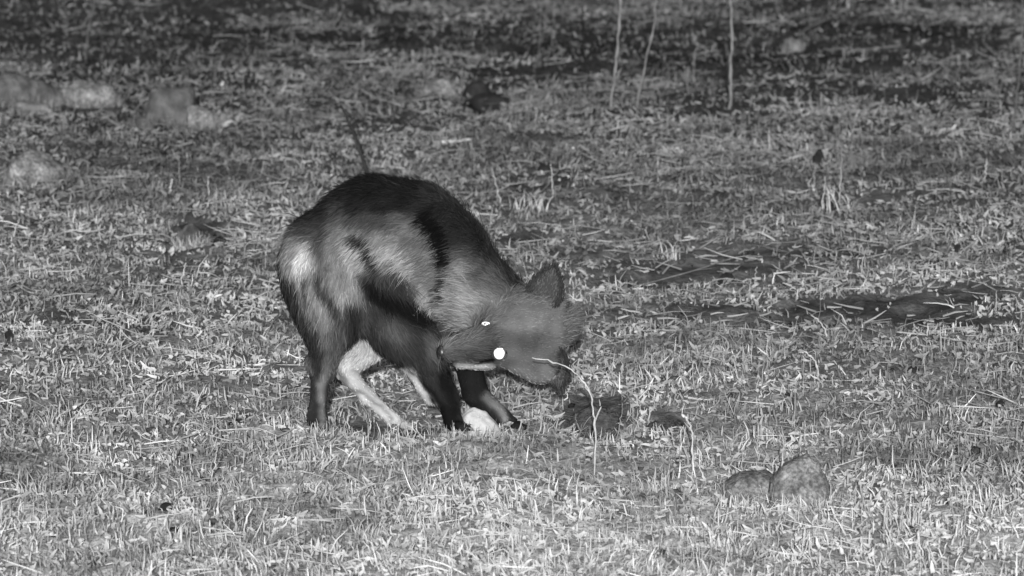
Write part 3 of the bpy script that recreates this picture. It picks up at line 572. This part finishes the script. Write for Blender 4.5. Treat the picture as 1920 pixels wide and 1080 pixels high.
def tone_of(p):
    _, D = sdf(p, True); w = np.exp(-np.clip(D, -.03, .2)/.004); w /= w.sum(0)
    gw = {g: np.zeros(len(p)) for g in GR}; flow = np.zeros((len(p), 3))
    for i, pr in enumerate(PR): gw[pr[5]] += w[i]; flow += w[i][:, None]*pr[6]
    X, Y = to_px(p); X = X+OFX; Y = Y+OFY
    X = X+26*(vnoise3(p, .022, 2)-.5)+14*(vnoise3(p, .009, 12)-.5); Y = Y+26*(vnoise3(p, .025, 3)-.5)
    t = sum(gw[g]*BASE[g] for g in GR)
    for gs, pl, hw, soft, tn in STR:
        g = np.clip(sum(gw[q] for q in gs), 0, 1); dm = np.full(len(p), 1e9)
        for (a, b) in zip(pl[:-1], pl[1:]):
            bx, by = b[0]-a[0], b[1]-a[1]; h = np.clip(((X-a[0])*bx+(Y-a[1])*by)/(bx*bx+by*by), 0, 1)
            dm = np.minimum(dm, np.hypot(X-a[0]-h*bx, Y-a[1]-h*by))
        m = g*(1-sst(hw-soft*.6-1, hw+soft*1.1+1, dm)); t = t*(1-m)+tn*m
    t = t*(1+.5*(vnoise3(p, .016, 9)-.5)+.35*(vnoise3(p, .04, 15)-.5))
    return lin(t), flow, X, Y
tb, _, _, _ = tone_of(BV)
wolf = link('aardwolf', None, label='striped long haired aardwolf with hunched dark back, bending to dig and turning its shining eyes', cat='aardwolf', loc=FOOT)
wolf.empty_display_size = .1
FG = .80   # coat reflectance against the picture's tones
def wlink(name, V, Q, T, tone, m, parent=wolf, smooth=True, off=FOOT):
    return link(name, mesh_np(name, np.asarray(V)-off, Q, T, tone, m, smooth), parent)
body = wlink('body', BV, BF, None, np.clip(tb*FG*.85, .004, .8), M_FUR)

def strands(P, N, flow, length, width, tone, lift=.35, jit=.25, bend=-.3):
    n = len(P); fl = flow-N*np.sum(flow*N, 1, keepdims=True); fl /= np.linalg.norm(fl, axis=1, keepdims=True)+1e-9
    d = fl+N*np.asarray(lift).reshape(-1, 1)+R.normal(0, jit, (n, 3))*.6; d /= np.linalg.norm(d, axis=1, keepdims=True)
    s = np.cross(d, N+R.normal(0, .5, (n, 3))); s /= np.linalg.norm(s, axis=1, keepdims=True)+1e-9
    L = np.asarray(length).reshape(-1, 1); w = np.asarray(width).reshape(-1, 1)*.5
    p0 = P-N*.001; p1 = p0+d*L*.55; d2 = d+N*bend+np.array([0, 0, -.12]); d2 /= np.linalg.norm(d2, axis=1, keepdims=True); p2 = p1+d2*L*.45
    V = np.stack([p0-s*w, p0+s*w, p1+s*w*.8, p1-s*w*.8, p2], 1).reshape(-1, 3); b = np.arange(n)[:, None]*5
    return V, b+np.array([[0, 1, 2, 3]]), b+np.array([[3, 2, 4]]), np.repeat(tone, 5)
def sample(V, F, n):
    a, b, c, d = (V[F[:, i]] for i in range(4)); ar = np.linalg.norm(np.cross(c-a, d-b), axis=1); i = R.choice(len(F), n, p=ar/ar.sum())
    u, v = R.random((n, 1)), R.random((n, 1)); return (a[i]*(1-u)+b[i]*u)*(1-v)+(d[i]*(1-u)+c[i]*u)*v
def normals(P):
    e = .002; N = np.stack([sdf(P+np.eye(3)[i]*e)-sdf(P-np.eye(3)[i]*e) for i in range(3)], -1); return N/(np.linalg.norm(N, axis=1, keepdims=True)+1e-9)
fp = sample(BV, BF, 110000); fN = normals(fp); ft, ff, fX, fY = tone_of(fp)
ff = ff+.5*np.stack([vnoise3(fp, .03, 5)-.5, vnoise3(fp, .03, 6)-.5, vnoise3(fp, .03, 7)-.5], -1)
leg = np.clip((fY-640)/60, 0, 1); headw = sst(900, 950, fX)*sst(520, 560, fY)+sst(820, 850, fX)*sst(635, 650, fY)*(1-sst(690, 700, fY)); sh = np.clip(np.maximum(leg, headw*.9), 0, 1)
fl = (.021*(1-sh)+.006*sh)*R.uniform(.5, 1.3, len(fp))*np.where(R.random(len(fp)) < .06, 1.7, 1)
V, Q, T, tn = strands(fp, fN, ff, fl, np.full(len(fp), .0015), np.clip(ft*FG*np.exp(R.normal(0, .16, len(fp))), .004, .85), .24+.12*(1-sh), .34)
o = wlink('coat', V, Q, T, tn, M_FUR, smooth=False); o['kind'] = 'stuff'
# mane along the spine from the rump to the crown
spine = [(600, 384), (645, 346), (710, 330), (780, 345), (840, 384), (900, 448), (960, 518), (1000, 556)]
K = spline([P3(X, Y+12, 0 if X < 900 else -(X-900)*.45) for X, Y in spine], 60)
nm = 5200; q = R.random(nm)*58.99; i = q.astype(int); mp = K[i]+(K[i+1]-K[i])*(q-i)[:, None]+np.stack([R.normal(0, .004, nm), R.normal(0, .016, nm), R.normal(0, .003, nm)], -1)
tang = K[i]-K[i+1]; tang /= np.linalg.norm(tang, axis=1, keepdims=True); N = np.cross(tang, [0, 1, 0]); N *= np.sign(N[:, 2:3]+1e-9)*1.0
mt = lin(R.choice([22, 30, 38, 50], nm))*FG
V, Q, T, tn = strands(mp, N, tang, R.uniform(.016, .032, nm), np.full(nm, .0016), mt, .34, .2, -.25)
o = wlink('mane', V, Q, T, tn, M_FUR, smooth=False); o['kind'] = 'stuff'
# tail, hanging tucked along the rump
tp = spline([P3(*q) for q in ((590, 400, 4), (556, 432, 12), (534, 480, 18), (538, 535, 20), (558, 590, 18), (580, 640, 10))], 26)
tr = np.interp(np.linspace(0, 1, 26), [0, .3, .7, 1], [5, 9, 11, 5])*PX
V, Q, T = tube(tp, tr, 10); tail = wlink('tail', V, Q, T, np.full(len(V), .012), M_FUR)
n = 5000; q = R.random(n)*24.99; i = q.astype(int); c = tp[i]+(tp[i+1]-tp[i])*(q-i)[:, None]; a = R.uniform(0, 6.28, n)
tang = tp[i+1]-tp[i]; tang /= np.linalg.norm(tang, axis=1, keepdims=True); A = np.cross(tang, [0, 1, 0]); A /= np.linalg.norm(A, axis=1, keepdims=True); B = np.cross(tang, A)
N = A*np.cos(a)[:, None]+B*np.sin(a)[:, None]
V, Q, T, tn = strands(c+N*np.interp(q/25, [0, .3, .7, 1], [7, 9, 10, 4])[:, None]*PX, N, tang, R.uniform(.012, .026, n), np.full(n, .0016), lin(R.choice([18, 28, 42], n))*FG, .25, .2)
o = link('tail_hair', mesh_np('tail_hair', V-FOOT, Q, T, tn, M_FUR, False), tail); o['kind'] = 'stuff'
# ears
def ear(base, tip, w, d0, d1, nrm, label=None):
    A, B = P3(*base, d0), P3(*tip, d1); ax = B-A; L = np.linalg.norm(ax); ax /= L
    nv = np.array(nrm, float); nv -= ax*(nv@ax); nv /= np.linalg.norm(nv); sd = np.cross(ax, nv); nu, nv_ = 15, 13
    V = []
    for side in (0, 1):
        for a in range(nu):
            t = a/(nu-1); hw = w*PX*.5*(math.sin(math.pi*min(1, (t*.82+.2)))**.75)*(1 if t < .98 else .2)
            for b in range(nv_):
                s = (b/(nv_-1)*2-1); cup = (1-s*s)*-.34*w*PX*(1-t*.6)
                V.append(A+ax*L*t+sd*hw*s*(1-.1*t)+nv*(cup+(-.0035 if side else 0)*(1-s**4)*(1-t**4)))
    V = np.array(V); F = []; n = nu*nv_
    for a in range(nu-1):
        for b in range(nv_-1):
            q = a*nv_+b; F.append((q, q+1, q+nv_+1, q+nv_)); F.append((n+q, n+q+nv_, n+q+nv_+1, n+q+1))
    tone = np.concatenate([np.full(n, float(lin(62))), np.full(n, float(lin(56)))])*FG
    e = wlink('ear', V, F, None, tone, M_FUR)
    if label: e['label'] = label
    m = 2600; i = R.integers(0, 2*n, m); c = V[i]+R.normal(0, .0025, (m, 3)); N = np.where((i < n)[:, None], nv, -nv)
    rim = (np.abs((i % n) % nv_-6) >= 5); tn_ = np.where(rim, lin(R.choice([40, 52], m)), lin(R.choice([66, 76, 88], m)))*FG
    Vs, Q, T, tn = strands(c, N, np.tile(ax, (m, 1)), R.uniform(.004, .008, m), np.full(m, .0013), tn_, .12, .15)
    o = link('ear_hair', mesh_np('ear_hair', Vs-FOOT, Q, T, tn, M_FUR, False), e); o['kind'] = 'stuff'
ear((1012, 572), (1040, 500), 70, -92, -84, (-.1, -1, .2))
ear((1030, 655), (1050, 732), 62, -92, -86, (-.2, -1, -.1))
# crest of long hair behind the crown
n = 3400; a = np.clip(R.normal(-.05, .30, n), -.7, .6); c = np.array([P3(1038+24*math.cos(t)*1.0, 606-46*math.sin(t), -72) for t in a])+np.stack([R.normal(0, .004, n), R.normal(0, .016, n), R.normal(0, .004, n)], -1)
N = np.stack([np.cos(a)*.75, np.full(n, -.8), np.sin(a)*.75], -1); N /= np.linalg.norm(N, axis=1, keepdims=True); fl = np.stack([np.full(n, .9), R.normal(0, .25, n), .1+.5*a], -1)
V, Q, T, tn = strands(c, N, fl, R.uniform(.010, .036, n)*np.exp(-(a/.5)**2)+.006, np.full(n, .0014), lin(R.choice([84, 94, 104, 112], n))*FG, .15, .35, -.1)
o = wlink('crest', V, Q, T, tn, M_FUR, smooth=False); o['kind'] = 'stuff'
# nose, eyes, claws, whiskers
def ball(name, c, r, m, parent=wolf, seg=16, sq=(1, 1, 1)):
    u = np.linspace(0, math.pi, seg); v = np.linspace(0, 2*math.pi, seg*2, endpoint=False); U, Vv = np.meshgrid(u, v, indexing='ij')
    P = np.stack([np.sin(U)*np.cos(Vv)*sq[0], np.sin(U)*np.sin(Vv)*sq[1], np.cos(U)*sq[2]], -1).reshape(-1, 3)*r+c
    k = seg*2; i, j = np.meshgrid(np.arange(seg-1), np.arange(k), indexing='ij'); Q = np.stack([i*k+j, (i+1)*k+j, (i+1)*k+(j+1) % k, i*k+(j+1) % k], -1).reshape(-1, 4)
    return wlink(name, P, Q, None, None, m, parent)
ball('nose', P3(829, 661, -116), 13*PX, M_BLACK, sq=(.85, 1, 1.25))
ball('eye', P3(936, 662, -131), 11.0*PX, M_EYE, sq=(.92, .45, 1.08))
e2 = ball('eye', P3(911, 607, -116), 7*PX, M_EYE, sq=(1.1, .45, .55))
# grass grown up in front of the paws
paw = []
for (X, Y) in ((602, 812), (640, 812), (752, 808), (856, 812), (885, 816), (968, 814)):
    g = G(X, Y); n = 60; paw.append(ribbons(g[0]+R.normal(0, .022, n), g[1]-.03+R.normal(0, .014, n), R.uniform(.012, .032, n), np.abs(R.normal(.15, .4, n)), R.uniform(0, 6.28, n), R.uniform(.001, .003, n), R.normal(.3, .5, n), np.exp(R.normal(0, .3, n))*.30, -.001))
emit('paw_side_grass', paw, 'dry grass blades standing in front of the paws')
# dark lids round the eyes
for (X, Y, d, r) in ((936, 662, -130, 12.0), (911, 607, -108, 9.0)):
    an = np.linspace(0, 2*math.pi, 19); Kp = P3(X, Y, d)+np.stack([np.cos(an)*r*PX*1.15, 0*an, np.sin(an)*r*PX], -1)
    V, Q, T = tube(Kp, np.full(19, 1.8*PX), 6); wlink('eyelid', V, Q, T, None, M_BLACK)
for (X, Y, dz) in ((604, 800, -52), (757, 800, 32), (862, 801, -52), (971, 803, 14)):
    for q in (-1.5, -.5, .5, 1.5):
        a = P3(X+18-abs(q)*3, Y+1, dz+q*10); b = a+np.array([.010, -.002, -.005]); b[2] = max(b[2], float(hbase(b[0], b[1]))+.001)
        V, Q, T = tube(spline([a, (a+b)/2+np.array([0, 0, .002]), b], 6), np.linspace(.0026, .0006, 6), 6); wlink('claw', V, Q, T, None, M_CLAW)
print('faces', sum(len(o.data.polygons) for o in bpy.data.objects if o.type == 'MESH'))
